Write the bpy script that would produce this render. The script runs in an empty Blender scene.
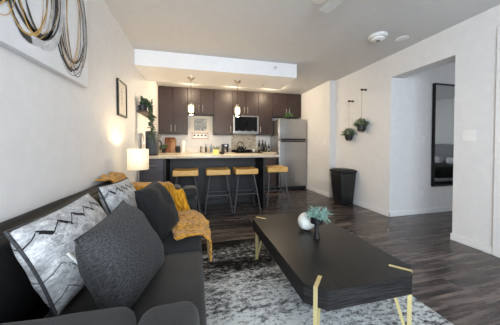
import bpy, bmesh, math, random
from mathutils import Vector, Matrix, noise
C = bpy.context.scene.collection
S = bpy.context.scene
PI = math.pi
CEIL = 2.495
LX, RX, KX = -0.856, 2.909, 2.761      # left wall, right wall, kitchen right wall
BY = 5.77                              # back wall

# ------------------------------------------------------------------ camera
cd = bpy.data.cameras.new('camera'); cam = bpy.data.objects.new('camera', cd); C.objects.link(cam)
cam.location = (0, 0, 1.1); cam.rotation_euler = (PI/2 - 0.0209, 0, -0.2402)
cd.sensor_width = 36; cd.lens = 36*219.16/500; cd.shift_y = -11.9/500; cd.clip_start = 0.02
S.camera = cam
# ------------------------------------------------------------------ world, daylight, exposure
w = bpy.data.worlds.new('world'); S.world = w; w.use_nodes = True
bg = w.node_tree.nodes['Background']; bg.inputs[0].default_value = (0.85, 0.92, 1.0, 1); bg.inputs[1].default_value = 1.0
def area(name, loc, rot, sx, sy, power, col=(1, 1, 1)):
    l = bpy.data.lights.new(name, 'AREA'); l.shape = 'RECTANGLE'; l.size = sx; l.size_y = sy; l.energy = power; l.color = col
    o = bpy.data.objects.new(name, l); C.objects.link(o); o.location = loc; o.rotation_euler = rot; return o
area('window_daylight', (0.2, -1.78, 1.4), (PI/2, 0, -0.12), 1.9, 1.9, 106, (0.79, 0.895, 1.0))
area('hall_fill_light', (5.2, -0.75, 1.45), (PI/2, 0, 0), 1.8, 1.4, 15, (0.90, 0.95, 1.0))  # added fill that brightens the hall wall through an unseen bedroom opening
S.view_settings.view_transform = 'Standard'; S.view_settings.look = 'None'
S.view_settings.gamma = 1; S.view_settings.use_curve_mapping = False
S.view_settings.exposure = 0.55

# ------------------------------------------------------------------ materials
def lin(c):
    def f(v):
        v /= 255.0
        return v/12.92 if v <= 0.04045 else ((v+0.055)/1.055)**2.4
    return (f(c[0]), f(c[1]), f(c[2]), 1)
class NT:
    def __init__(s, name):
        s.m = bpy.data.materials.new(name); s.m.use_nodes = True; s.t = s.m.node_tree
        s.b = s.t.nodes['Principled BSDF']
    def n(s, kind, **kw):
        nd = s.t.nodes.new(kind)
        for k, v in kw.items():
            if k.startswith('i_'): nd.inputs[k[2:].replace('_', ' ')].default_value = v
            else: setattr(nd, k, v)
        return nd
    def l(s, a, b): s.t.links.new(a, b)
    def coords(s, scale=(1, 1, 1), kind='Object', rot=(0, 0, 0)):
        tc = s.n('ShaderNodeTexCoord'); mp = s.n('ShaderNodeMapping')
        mp.inputs['Scale'].default_value = scale; mp.inputs['Rotation'].default_value = rot
        s.l(tc.outputs[kind], mp.inputs['Vector']); return mp.outputs['Vector']
    def noise(s, vec, scale, detail=4, rough=0.55, dist=0):
        nd = s.n('ShaderNodeTexNoise'); nd.inputs['Scale'].default_value = scale; nd.inputs['Detail'].default_value = detail
        nd.inputs['Roughness'].default_value = rough; nd.inputs['Distortion'].default_value = dist
        s.l(vec, nd.inputs['Vector']); return nd.outputs['Fac']
    def ramp(s, fac, stops):
        r = s.n('ShaderNodeValToRGB'); e = r.color_ramp.elements
        while len(e) < len(stops): e.new(0.5)
        for el, (p, c) in zip(e, stops): el.position = p; el.color = lin(c)
        s.l(fac, r.inputs['Fac']); return r.outputs['Color']
    def math(s, op, a, b=None, c=None):
        nd = s.n('ShaderNodeMath'); nd.operation = op
        for i, v in enumerate((a, b, c)):
            if v is None: continue
            if isinstance(v, (int, float)): nd.inputs[i].default_value = v
            else: s.l(v, nd.inputs[i])
        return nd.outputs[0]
    def mix(s, fac, a, b, mode='MIX'):
        nd = s.n('ShaderNodeMix'); nd.data_type = 'RGBA'; nd.blend_type = mode
        for i, v in ((0, fac), (6, a), (7, b)):
            if isinstance(v, (int, float)): nd.inputs[i].default_value = v
            elif isinstance(v, tuple): nd.inputs[i].default_value = v
            else: s.l(v, nd.inputs[i])
        return nd.outputs[2]
    def bump(s, h, strength=0.3, dist=0.01):
        nd = s.n('ShaderNodeBump'); nd.inputs['Strength'].default_value = strength; nd.inputs['Distance'].default_value = dist
        s.l(h, nd.inputs['Height']); s.l(nd.outputs[0], s.b.inputs['Normal'])
    def col(s, c):
        if isinstance(c, tuple): s.b.inputs['Base Color'].default_value = c
        else: s.l(c, s.b.inputs['Base Color'])
    def rough(s, r, metal=0.0, spec=0.5):
        if isinstance(r, (int, float)): s.b.inputs['Roughness'].default_value = r
        else: s.l(r, s.b.inputs['Roughness'])
        s.b.inputs['Metallic'].default_value = metal; s.b.inputs['Specular IOR Level'].default_value = spec
def plain(name, c, rough=0.5, metal=0.0, spec=0.5, vary=0.06, scale=12, bump=0.0, bscale=150):
    t = NT(name); v = t.coords()
    f = t.noise(v, scale)
    a = tuple(max(0, x*(1-vary)) for x in c); b = tuple(min(255, x*(1+vary)) for x in c)
    t.col(t.ramp(f, [(0.3, a), (0.7, b)])); t.rough(rough, metal, spec)
    if bump: t.bump(t.noise(v, bscale, 2), bump, 0.004)
    return t.m
def emit(name, c, strength, base=(240, 235, 225)):
    t = NT(name); t.col(lin(base)); t.b.inputs['Emission Color'].default_value = lin(c); t.b.inputs['Emission Strength'].default_value = strength
    return t.m
def wood(name, c1, c2, scale=(2, 2, 30), rough=0.45, bump=0.15, spec=0.5):
    t = NT(name); v = t.coords(scale)
    f = t.noise(v, 3.0, 6, 0.6, 0.4)
    t.col(t.ramp(f, [(0.32, c1), (0.68, c2)])); t.rough(rough, 0, spec)
    if bump: t.bump(f, bump, 0.004)
    return t.m
M = {}
M['wall'] = plain('painted_wall', (226, 225, 225), 0.75, vary=0.012, bump=0.7, bscale=48)
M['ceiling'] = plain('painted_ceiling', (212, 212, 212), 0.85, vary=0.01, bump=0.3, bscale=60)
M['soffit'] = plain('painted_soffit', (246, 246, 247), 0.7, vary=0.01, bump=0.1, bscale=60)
M['trim'] = plain('white_trim', (232, 232, 232), 0.45, vary=0.01)
def floor_mat():
    t = NT('vinyl_plank_floor'); v = t.coords()
    br = t.n('ShaderNodeTexBrick'); br.offset = 0.37; br.inputs['Scale'].default_value = 1.0
    br.inputs['Brick Width'].default_value = 1.22; br.inputs['Row Height'].default_value = 0.152
    br.inputs['Mortar Size'].default_value = 0.0016; br.inputs['Mortar Smooth'].default_value = 0.2
    br.inputs['Color1'].default_value = (0, 0, 0, 1); br.inputs['Color2'].default_value = (1, 1, 1, 1); br.inputs['Mortar'].default_value = (0.5, 0.5, 0.5, 1)
    t.l(v, br.inputs['Vector'])
    sx = t.n('ShaderNodeSeparateXYZ'); t.l(v, sx.inputs[0])
    row = t.math('FLOOR', t.math('DIVIDE', sx.outputs[1], 0.152))
    cx = t.n('ShaderNodeCombineXYZ')
    t.l(t.math('MULTIPLY', t.math('ADD', sx.outputs[0], t.math('MULTIPLY', br.outputs['Color'], 7.3)), 1.0), cx.inputs[0])
    t.l(t.math('MULTIPLY', sx.outputs[1], 9.0), cx.inputs[1]); t.l(t.math('MULTIPLY', row, 3.7), cx.inputs[2])
    g = t.noise(cx.outputs[0], 1.7, 8, 0.6, 0.6)
    cx2 = t.n('ShaderNodeCombineXYZ'); t.l(t.math('MULTIPLY', sx.outputs[0], 3.0), cx2.inputs[0]); t.l(t.math('MULTIPLY', sx.outputs[1], 60.0), cx2.inputs[1])
    fine = t.noise(cx2.outputs[0], 2.0, 4, 0.6)
    base = t.ramp(g, [(0.34, (40, 35, 34)), (0.46, (76, 68, 65)), (0.56, (104, 94, 90)), (0.67, (150, 137, 130))])
    tint = t.ramp(br.outputs['Color'], [(0.0, (128, 122, 122)), (0.5, (200, 196, 194)), (1.0, (255, 250, 246))])
    c = t.mix(0.75, base, tint, 'MULTIPLY')
    c = t.mix(0.25, c, t.ramp(fine, [(0.35, (60, 52, 50)), (0.65, (150, 138, 132))]), 'OVERLAY')
    c = t.mix(t.math('MULTIPLY', br.outputs['Fac'], 0.8), c, lin((34, 29, 28)))
    t.col(c); t.rough(t.ramp(g, [(0.3, (120, 120, 120)), (0.7, (158, 158, 158))]), 0, 0.5)
    t.bump(t.math('SUBTRACT', fine, t.math('MULTIPLY', br.outputs['Fac'], 2.0)), 0.12, 0.003)
    return t.m
M['floor'] = floor_mat()
M['cabinet'] = wood('dark_cabinet_veneer', (36, 27, 27), (66, 53, 52), (26, 26, 1.2), 0.42, 0.05, 0.35)
M['cabinet_warm'] = wood('dark_base_veneer', (58, 44, 42), (82, 66, 62), (22, 22, 1.2), 0.4, 0.05)
M['island'] = wood('charcoal_island_panel', (33, 32, 34), (45, 44, 46), (18, 18, 1.0), 0.5, 0.05)
M['island_dark'] = plain('black_end_panel', (22, 22, 24), 0.5)
M['kick'] = plain('black_kick', (24, 23, 24), 0.6)
def granite():
    t = NT('speckled_granite'); v = t.coords()
    f = t.noise(v, 80, 5, 0.7); vo = t.n('ShaderNodeTexVoronoi'); vo.inputs['Scale'].default_value = 160; t.l(v, vo.inputs['Vector'])
    c = t.ramp(f, [(0.28, (130, 112, 92)), (0.40, (200, 182, 154)), (0.55, (222, 208, 184)), (0.7, (240, 232, 216))])
    c = t.mix(0.35, c, vo.outputs['Color'], 'SOFT_LIGHT'); t.col(c); t.rough(0.18); return t.m
M['granite'] = granite()
def mosaic():
    t = NT('mosaic_backsplash_tile'); v = t.coords((1, 1, 1), 'Object', (PI/2, 0, 0))
    br = t.n('ShaderNodeTexBrick'); br.inputs['Scale'].default_value = 1; br.inputs['Brick Width'].default_value = 0.05; br.inputs['Row Height'].default_value = 0.018
    br.inputs['Mortar Size'].default_value = 0.0015
    br.inputs['Color1'].default_value = lin((150, 132, 106)); br.inputs['Color2'].default_value = lin((214, 206, 186)); br.inputs['Mortar'].default_value = lin((196, 188, 172))
    t.l(v, br.inputs['Vector']); t.col(br.outputs['Color']); t.rough(0.25); return t.m
M['mosaic'] = mosaic()
M['steel'] = wood('brushed_stainless', (158, 158, 160), (178, 177, 176), (1.5, 1.5, 60), 0.30, 0.02); 
for nm in ('steel',): M[nm].node_tree.nodes['Principled BSDF'].inputs['Metallic'].default_value = 0.85
M['chrome'] = plain('polished_chrome', (214, 214, 216), 0.14, 1.0, vary=0.01)
M['nickel'] = plain('brushed_nickel', (190, 184, 176), 0.32, 1.0, vary=0.02)
M['bronze'] = plain('antique_bronze', (104, 84, 62), 0.35, 0.9)
M['gold'] = plain('satin_gold', (222, 206, 150), 0.38, 0.6, vary=0.02)
M['black'] = plain('black_plastic', (26, 26, 27), 0.4)
M['blackgloss'] = plain('black_glass', (8, 8, 9), 0.15, 0, 0.25)
M['blackmetal'] = plain('black_powder_metal', (34, 34, 36), 0.42, 0.4)
M['stoolmetal'] = plain('charcoal_metal', (84, 84, 87), 0.45, 0.3)
M['charcoal'] = plain('charcoal_canister', (62, 66, 72), 0.5, 0.1, vary=0.08, scale=30)
M['tablewood'] = wood('ebonised_oak', (6, 6, 6), (44, 42, 40), (40, 2.2, 40), 0.3, 0.3, 0.25)
M['tableend'] = wood('ebonised_oak_end', (2, 2, 2), (52, 50, 50), (2.5, 2.5, 60), 0.5, 0.8, 0.15)
M['seatwood'] = wood('honey_stool_seat', (214, 164, 88), (236, 190, 114), (3, 18, 18), 0.45, 0.05)
M['shelfwood'] = wood('dark_shelf_wood', (60, 44, 34), (96, 74, 58), (18, 2, 18), 0.5)
M['board'] = wood('acacia_board', (96, 54, 34), (172, 108, 70), (14, 14, 1.5), 0.45)
M['boardpale'] = wood('beech_board', (160, 112, 76), (198, 150, 108), (14, 14, 1.5), 0.45)
M['drawer'] = wood('grey_drawer_veneer', (66, 64, 72), (88, 85, 92), (1.2, 20, 20), 0.4, 0.05)
def fabric(name, a, b, scale=260, bump=0.35, rough=0.9, big=5, sheen=0.2):
    t = NT(name); v = t.coords()
    f = t.noise(v, big, 4); g = t.noise(v, scale, 2)
    c = t.ramp(t.math('ADD', t.math('MULTIPLY', f, 0.6), t.math('MULTIPLY', g, 0.4)), [(0.35, a), (0.65, b)])
    t.col(c); t.rough(rough, 0, 0.25); t.b.inputs['Sheen Weight'].default_value = sheen
    t.bump(t.math('ADD', g, t.math('MULTIPLY', f, 1.5)), bump, 0.003); return t.m
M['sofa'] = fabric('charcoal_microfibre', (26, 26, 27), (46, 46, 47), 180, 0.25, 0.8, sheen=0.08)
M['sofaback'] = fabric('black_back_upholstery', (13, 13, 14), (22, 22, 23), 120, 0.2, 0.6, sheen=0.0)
def tweed(name, a, b):
    t = NT(name); v = t.coords((1, 1, 1), 'UV')
    wv = t.n('ShaderNodeTexNoise'); wv.inputs['Scale'].default_value = 1.0; wv.inputs['Detail'].default_value = 3
    mp = t.n('ShaderNodeMapping'); mp.inputs['Scale'].default_value = (44, 120, 1); t.l(v, mp.inputs[0]); t.l(mp.outputs[0], wv.inputs['Vector'])
    w2 = t.noise(v, 60, 3)
    f = t.math('ADD', t.math('MULTIPLY', wv.outputs[0], 0.55), t.math('MULTIPLY', w2, 0.45))
    t.col(t.ramp(f, [(0.36, a), (0.64, b)])); t.rough(0.9, 0, 0.15); t.b.inputs['Sheen Weight'].default_value = 0.05
    t.bump(f, 0.4, 0.003); return t.m
M['tweed'] = tweed('charcoal_woven_pillow', (22, 22, 22), (80, 80, 81))
M['darkpillow'] = tweed('dark_smooth_pillow', (14, 14, 15), (46, 46, 47))
def chevron(name):
    t = NT(name); v = t.coords((1, 1, 1), 'UV'); sx = t.n('ShaderNodeSeparateXYZ'); t.l(v, sx.inputs[0])
    u, vv = sx.outputs[0], sx.outputs[1]
    wob = t.math('MULTIPLY', t.math('SUBTRACT', t.noise(v, 9, 3), 0.5), 0.05)
    tri = t.math('PINGPONG', t.math('MULTIPLY', u, 6.0), 0.5)
    h = t.math('ADD', t.math('SUBTRACT', vv, t.math('MULTIPLY', tri, 0.2)), wob)
    def band(lo, hi):
        return t.math('MULTIPLY', t.math('GREATER_THAN', h, lo), t.math('LESS_THAN', h, hi))
    breakup = t.math('GREATER_THAN', t.noise(v, 17, 3), 0.36)
    up = t.math('GREATER_THAN', t.math('FRACT', t.math('MULTIPLY', u, 6.0)), 0.5)
    blk = t.math('MULTIPLY', t.math('ADD', t.math('MULTIPLY', band(0.748, 0.80), up), band(0.775, 0.79)), breakup)
    thin = t.math('MULTIPLY', t.math('ADD', band(0.10, 0.115), band(0.36, 0.378)), t.math('GREATER_THAN', t.noise(v, 6, 2), 0.46))
    marb = t.noise(v, 11, 7, 0.72, 1.2); fine = t.noise(v, 70, 3)
    base = t.ramp(t.math('ADD', t.math('MULTIPLY', marb, 0.65), t.math('MULTIPLY', fine, 0.35)), [(0.34, (104, 104, 106)), (0.46, (166, 166, 167)), (0.60, (218, 218, 218))])
    zone = t.math('MULTIPLY', t.math('GREATER_THAN', t.math('FRACT', t.math('MULTIPLY', h, 3.4)), 0.52), 0.35)
    c = t.mix(zone, base, lin((128, 128, 131)))
    c = t.mix(blk, c, lin((30, 29, 30))); c = t.mix(t.math('MULTIPLY', thin, 0.8), c, lin((64, 63, 64)))
    t.col(c); t.rough(0.85, 0, 0.2); t.bump(fine, 0.25, 0.003); return t.m
M['chevron'] = chevron('marbled_chevron_pillow')
M['piping'] = plain('dark_braid_piping', (54, 54, 56), 0.85, vary=0.5, scale=160)
M['tag'] = plain('white_care_tag', (232, 232, 228), 0.7)
def knit():
    t = NT('mustard_knit_throw'); v = t.coords((1, 1, 1), 'UV')
    mp = t.n('ShaderNodeMapping'); mp.inputs['Scale'].default_value = (44, 50, 1); t.l(v, mp.inputs[0])
    vo = t.n('ShaderNodeTexVoronoi'); vo.inputs['Scale'].default_value = 1.0; t.l(mp.outputs[0], vo.inputs['Vector'])
    f = t.noise(v, 30, 4, 0.7)
    c = t.ramp(t.math('ADD', t.math('MULTIPLY', vo.outputs['Distance'], 0.7), t.math('MULTIPLY', f, 0.4)), [(0.15, (232, 174, 62)), (0.45, (206, 146, 36)), (0.85, (124, 80, 14))])
    t.col(c); t.rough(0.95, 0, 0.1); t.b.inputs['Sheen Weight'].default_value = 0.3
    t.bump(t.math('SUBTRACT', 1.0, vo.outputs['Distance']), 0.9, 0.008); return t.m
M['knit'] = knit()
def rug():
    t = NT('distressed_grey_rug'); v = t.coords()
    sx = t.n('ShaderNodeSeparateXYZ'); t.l(v, sx.inputs[0])
    m1 = t.n('ShaderNodeMapping'); m1.inputs['Scale'].default_value = (0.55, 3.6, 1); t.l(v, m1.inputs[0])
    band = t.noise(m1.outputs[0], 1.6, 4, 0.6, 0.5)
    m2 = t.n('ShaderNodeMapping'); m2.inputs['Scale'].default_value = (0.8, 1.5, 1); t.l(v, m2.inputs[0])
    sp = t.noise(m2.outputs[0], 30, 5, 0.72); sp2 = t.noise(v, 90, 2)
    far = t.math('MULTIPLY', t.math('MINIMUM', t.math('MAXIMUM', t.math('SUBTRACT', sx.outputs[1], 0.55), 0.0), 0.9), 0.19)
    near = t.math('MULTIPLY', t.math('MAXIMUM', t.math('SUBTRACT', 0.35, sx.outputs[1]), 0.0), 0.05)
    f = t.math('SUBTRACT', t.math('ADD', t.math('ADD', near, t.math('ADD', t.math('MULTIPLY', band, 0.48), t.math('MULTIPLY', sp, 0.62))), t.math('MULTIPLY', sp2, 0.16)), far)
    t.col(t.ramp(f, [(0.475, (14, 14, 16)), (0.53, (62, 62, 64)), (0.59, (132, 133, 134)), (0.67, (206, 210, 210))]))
    t.rough(0.95, 0, 0.1); t.bump(t.math('ADD', sp2, sp), 0.6, 0.006); return t.m
M['rug'] = rug()
M['canvas'] = plain('white_canvas', (228, 228, 230), 0.8, vary=0.02, scale=6)
def stroke(name, a, b):
    t = NT(name); v = t.coords(); f = t.noise(v, 14, 5, 0.7); t.col(t.ramp(f, [(0.35, a), (0.65, b)])); t.rough(0.6); return t.m
M['ink'] = stroke('black_paint_stroke', (22, 22, 24), (66, 66, 68)); M['goldpaint'] = stroke('gold_paint_stroke', (176, 134, 66), (214, 178, 112)); M['greypaint'] = stroke('grey_paint_wash', (176, 178, 182), (212, 213, 215))
M['paper'] = plain('print_paper', (226, 220, 208), 0.8, vary=0.02)
M['white'] = plain('white_plastic', (236, 236, 234), 0.4, vary=0.01)
M['vent'] = plain('grey_vent', (120, 120, 122), 0.5)
M['leaf'] = plain('green_leaf', (70, 98, 62), 0.55, vary=0.35, scale=30)
M['leafdark'] = plain('dark_green_leaf', (52, 74, 50), 0.55, vary=0.4, scale=40)
M['succulent'] = plain('blue_green_succulent', (116, 146, 136), 0.6, vary=0.4, scale=50)
M['stem'] = plain('green_stem', (74, 84, 50), 0.6)
M['potblue'] = plain('dark_slate_pot', (36, 40, 48), 0.45)
def marble():
    t = NT('veined_stone_ball'); v = t.coords((22, 22, 9)); f = t.noise(v, 1.8, 6, 0.65, 1.0)
    t.col(t.ramp(f, [(0.30, (96, 112, 106)), (0.40, (190, 198, 190)), (0.5, (228, 230, 224))])); t.rough(0.4); t.bump(f, 0.25, 0.004); return t.m
M['marble'] = marble()
M['mirror'] = plain('mirror_glass', (222, 226, 226), 0.02, 1.0, vary=0.0)
M['shade'] = None
def shade_mat():
    t = NT('linen_lamp_shade'); t.col(lin((244, 236, 218))); t.rough(0.9)
    t.b.inputs['Emission Color'].default_value = lin((255, 222, 160)); t.b.inputs['Emission Strength'].default_value = 0.38
    return t.m
M['shade'] = shade_mat()
M['opal'] = emit('glowing_opal_glass', (255, 226, 170), 3.0)
def glass(name, c=(255, 255, 255), rough=0.03):
    t = NT(name); t.col(lin(c)); t.rough(rough); t.b.inputs['Transmission Weight'].default_value = 1.0; t.b.inputs['IOR'].default_value = 1.45; return t.m
M['glass'] = glass('clear_glass'); M['amber'] = emit('candle_glow', (255, 190, 90), 0.6, (220, 170, 90))
M['bottle'] = plain('dark_bottle_glass', (18, 20, 16), 0.1)
M['label'] = plain('grey_bottle_label', (120, 120, 116), 0.6)
M['bluegrey'] = plain('blue_grey_ceramic', (120, 134, 150), 0.35)
M['bedlinen'] = plain('grey_bed_linen', (196, 196, 200), 0.9, bump=0.3, bscale=12)
M['bedblack'] = plain('black_blanket', (24, 24, 26), 0.9, bump=0.4, bscale=10)
M['fanblade'] = plain('grey_fan_blade', (206, 206, 204), 0.5)
M['bulb'] = emit('warm_downlight', (255, 214, 150), 6.0)

# ------------------------------------------------------------------ mesh helpers (world coordinates; build() moves them to the parent's frame)
class MB:
    def __init__(s): s.bm = bmesh.new(); s.uv = s.bm.loops.layers.uv.new('UVMap')
    def _setmat(s, faces, mi):
        for f in faces: f.material_index = mi
    def box(s, a, b, bev=0.0, seg=2, mi=0, mat=None):
        t = bmesh.new(); bmesh.ops.create_cube(t, size=1)
        for v in t.verts: v.co = Vector(((a[i]+b[i])/2 + v.co[i]*(b[i]-a[i]) for i in range(3)))
        if bev: bmesh.ops.bevel(t, geom=list(t.edges), offset=bev, segments=seg, profile=0.5, affect='EDGES')
        if mat is not None: bmesh.ops.transform(t, matrix=mat, verts=t.verts)
        s.merge(t, mi); return s
    def merge(s, t, mi=0):
        t.verts.index_update(); vm = [s.bm.verts.new(v.co) for v in t.verts]
        for f in t.faces:
            try: nf = s.bm.faces.new([vm[v.index] for v in f.verts]); nf.material_index = mi
            except ValueError: pass
        t.free()
    def lathe(s, prof, c=(0, 0, 0), n=24, mi=0, mat=None, cap=True):
        rings = []
        for r, z in prof:
            ring = []
            for k in range(n):
                p = Vector((r*math.cos(2*PI*k/n), r*math.sin(2*PI*k/n), z))
                if mat is not None: p = mat @ p
                ring.append(s.bm.verts.new(p + Vector(c)))
            rings.append(ring)
        for i in range(len(rings)-1):
            for k in range(n):
                f = s.bm.faces.new([rings[i][k], rings[i][(k+1) % n], rings[i+1][(k+1) % n], rings[i+1][k]]); f.material_index = mi
        if cap:
            for ring, rev in ((rings[0], True), (rings[-1], False)):
                f = s.bm.faces.new(ring[::-1] if rev else ring); f.material_index = mi
        return s
    def tube(s, pts, r, n=8, mi=0, closed=False):
        pts = [Vector(p) for p in pts]; rings = []; m = len(pts)
        up = None
        for i, p in enumerate(pts):
            if closed: d = pts[(i+1) % m] - pts[i-1]
            else: d = pts[min(i+1, m-1)] - pts[max(i-1, 0)]
            d.normalize()
            if up is None: up = Vector((0, 0, 1)) if abs(d.z) < 0.9 else Vector((1, 0, 0))
            x = d.cross(up).normalized(); y = x.cross(d).normalized(); up = y
            rr = r[i] if isinstance(r, (list, tuple)) else r
            rings.append([s.bm.verts.new(p + (x*math.cos(2*PI*k/n) + y*math.sin(2*PI*k/n))*rr) for k in range(n)])
        rng = range(m if closed else m-1)
        for i in rng:
            a, b = rings[i], rings[(i+1) % m]
            for k in range(n):
                f = s.bm.faces.new([a[k], a[(k+1) % n], b[(k+1) % n], b[k]]); f.material_index = mi
        if not closed:
            s.bm.faces.new(rings[0][::-1]).material_index = mi; s.bm.faces.new(rings[-1]).material_index = mi
        return s
    def bar(s, a, b, wx, wy, mi=0, side=None):      # rectangular bar from a to b
        a, b = Vector(a), Vector(b); d = (b-a).normalized()
        sd = Vector(side) if side else (Vector((0, 1, 0)) if abs(d.y) < 0.9 else Vector((1, 0, 0)))
        x = (sd - d*sd.dot(d)).normalized(); y = d.cross(x)
        vs = [[s.bm.verts.new(p + x*sx*wx/2 + y*sy*wy/2) for sx, sy in ((-1, -1), (1, -1), (1, 1), (-1, 1))] for p in (a, b)]
        for k in range(4): s.bm.faces.new([vs[0][k], vs[0][(k+1) % 4], vs[1][(k+1) % 4], vs[1][k]]).material_index = mi
        s.bm.faces.new(vs[0][::-1]).material_index = mi; s.bm.faces.new(vs[1]).material_index = mi
        return s
    def prism(s, poly, z0, z1, mi=0, mi_side=None):
        b = [s.bm.verts.new((x, y, z0)) for x, y in poly]; t = [s.bm.verts.new((x, y, z1)) for x, y in poly]; n = len(poly)
        s.bm.faces.new(b[::-1]).material_index = mi; s.bm.faces.new(t).material_index = mi
        for k in range(n): s.bm.faces.new([b[k], b[(k+1) % n], t[(k+1) % n], t[k]]).material_index = mi if mi_side is None else mi_side
        return s
    def grid(s, fn, nu, nv, mi=0, flip=False):
        vs = [[s.bm.verts.new(fn(i/nu, j/nv)) for j in range(nv+1)] for i in range(nu+1)]
        for i in range(nu):
            for j in range(nv):
                q = [(i, j), (i+1, j), (i+1, j+1), (i, j+1)]
                if flip: q = q[::-1]
                f = s.bm.faces.new([vs[a][b] for a, b in q]); f.material_index = mi
                for lp, (a, b) in zip(f.loops, q): lp[s.uv].uv = (a/nu, b/nv)
        return s
    def ribbon(s, pts, widths, normal, mi=0):       # thin raised stroke lying on a plane
        normal = Vector(normal); prev = None; pts = [Vector(p) for p in pts]
        for i, p in enumerate(pts):
            d = (pts[min(i+1, len(pts)-1)] - pts[max(i-1, 0)]).normalized(); x = d.cross(normal)*widths[i]/2
            cur = (s.bm.verts.new(p-x), s.bm.verts.new(p+x))
            if prev: s.bm.faces.new([prev[0], prev[1], cur[1], cur[0]]).material_index = mi
            prev = cur
        return s
    def leaf(s, p, d, L, W, bend=0.3, mi=0, rnd=random):
        p = Vector(p); d = Vector(d).normalized()
        x = d.cross(Vector((rnd.uniform(-1, 1), rnd.uniform(-1, 1), rnd.uniform(-1, 1)))).normalized(); n = x.cross(d)
        pts = [p, p+d*L*0.45+x*W/2-n*L*0.02, p+d*L-n*bend*L, p+d*L*0.45-x*W/2-n*L*0.02, p+d*L*0.5+n*L*0.06]
        v = [s.bm.verts.new(q) for q in pts]
        for tri in ((0, 1, 4), (1, 2, 4), (2, 3, 4), (3, 0, 4)): s.bm.faces.new([v[k] for k in tri]).material_index = mi
    def build(s, name, mats, parent=None, origin=None, smooth=True, angle=40, normals=True):
        if normals: bmesh.ops.recalc_face_normals(s.bm, faces=s.bm.faces)
        off = Vector((0, 0, 0))
        if parent is not None:
            q = parent
            while q: off += q.location; q = q.parent
        elif origin is not None: off = Vector(origin)
        for v in s.bm.verts: v.co -= off
        me = bpy.data.meshes.new(name); s.bm.to_mesh(me); s.bm.free()
        for m in (mats if isinstance(mats, (list, tuple)) else [mats]): me.materials.append(M[m])
        if smooth:
            me.shade_smooth(); me.set_sharp_from_angle(angle=math.radians(angle))
        o = bpy.data.objects.new(name, me); C.objects.link(o)
        if parent is not None: o.parent = parent
        elif origin is not None: o.location = origin
        return o
def tag(o, label, cat, group=None):
    o['label'] = label; o['category'] = cat
    if group: o['group'] = group
    return o
def thing(name, label, cat, loc, group=None):
    o = bpy.data.objects.new(name, None); C.objects.link(o); o.location = loc; o.empty_display_size = 0.05
    return tag(o, label, cat, group)
def struct(name, mb, m):
    o = mb.build(name, m); o['kind'] = 'structure'; return o
def copy_thing(root, loc, label, group=None, rotz=0):
    r = root.copy(); C.objects.link(r); r.location = loc; r.rotation_euler = (0, 0, rotz); r['label'] = label
    if group: r['group'] = group
    for ch in list(root.children):
        c = ch.copy(); C.objects.link(c); c.parent = r
        for g in list(ch.children):
            d = g.copy(); C.objects.link(d); d.parent = c
    return r
def bx(a, b, bev=0.0, seg=2): return MB().box(a, b, bev, seg)
def plight(name, loc, power, col, size=0.03, parent=None):
    l = bpy.data.lights.new(name, 'POINT'); l.energy = power; l.color = col; l.shadow_soft_size = size
    o = bpy.data.objects.new(name, l); C.objects.link(o)
    if parent is not None: o.parent = parent; o.location = Vector(loc) - parent.location
    else: o.location = loc
    return o
WARM = (1.0, 0.81, 0.56)

# ------------------------------------------------------------------ structure
FY = -1.6
HX = 7.2                                # far side of the room beyond the opening
struct('floor', bx((LX-0.2, FY-0.2, -0.1), (HX+0.2, BY+0.2, 0)), 'floor')
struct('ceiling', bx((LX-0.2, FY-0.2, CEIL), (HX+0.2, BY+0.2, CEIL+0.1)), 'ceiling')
struct('wall_left', bx((LX-0.2, FY-0.2, 0), (LX, BY+0.2, CEIL)), 'wall')
struct('wall_back', bx((LX, BY, 0), (KX, BY+0.2, CEIL)), 'wall')
OY0, OY1, OZ, WT = 1.9134, 2.7743, 2.1516, 0.215
m = MB(); m.box((RX, FY, 0), (RX+WT, OY0, CEIL)); m.box((RX, OY0, OZ), (RX+WT, OY1, CEIL)); m.box((RX, OY1, 0), (RX+WT, 4.1408, CEIL))
struct('wall_right', m, 'wall')
struct('wall_kitchen_right', bx((KX, 4.1408, 0), (RX+WT, BY+0.2, CEIL)), 'wall')
struct('wall_hall', bx((RX+WT, OY1, 0), (HX, OY1+0.2, CEIL)), 'wall')
struct('wall_bedroom_side', bx((HX, -0.6, 0), (HX+0.2, OY1+0.2, CEIL)), 'wall')
m = MB(); m.box((RX+WT, -0.7, 0), (4.2, -0.6, CEIL)); m.box((6.2, -0.7, 0), (HX, -0.6, CEIL)); m.box((4.2, -0.7, 0), (6.2, -0.6, 0.7)); m.box((4.2, -0.7, 2.2), (6.2, -0.6, CEIL))
struct('wall_bedroom_front', m, 'wall')
m = MB(); m.box((LX, FY-0.15, 0), (-0.75, FY, CEIL)); m.box((1.15, FY-0.15, 0), (RX, FY, CEIL)); m.box((-0.75, FY-0.15, 0), (1.15, FY, 0.45)); m.box((-0.75, FY-0.15, 2.35), (1.15, FY, CEIL))
struct('wall_front', m, 'wall')
m = MB()
for x in (-0.75, 0.18, 1.11): m.box((x, FY-0.1, 0.45), (x+0.04, FY-0.05, 2.35))
for z in (0.45, 2.31): m.box((-0.75, FY-0.1, z), (1.15, FY-0.05, z+0.04))
struct('window_1', m, 'trim')
SX = 1.677; SY0, SY1, SZ = 3.479, 4.273, 2.267
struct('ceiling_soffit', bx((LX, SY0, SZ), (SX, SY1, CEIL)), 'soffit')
bh, bt = 0.078, 0.013
def bb(name, a, b): struct(name, bx((a[0], a[1], 0), (b[0], b[1], bh), 0.004, 1), 'trim')
bb('baseboard_right_near', (RX-bt, FY, 0), (RX, OY0+bt, 0))
m = MB(); m.box((RX-bt, OY1-bt, 0), (RX, 4.1408, bh), 0.004, 1); struct('baseboard_right_far', m, 'trim')
bb('baseboard_hall', (RX-bt, OY1-bt, 0), (HX, OY1, 0))
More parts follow.
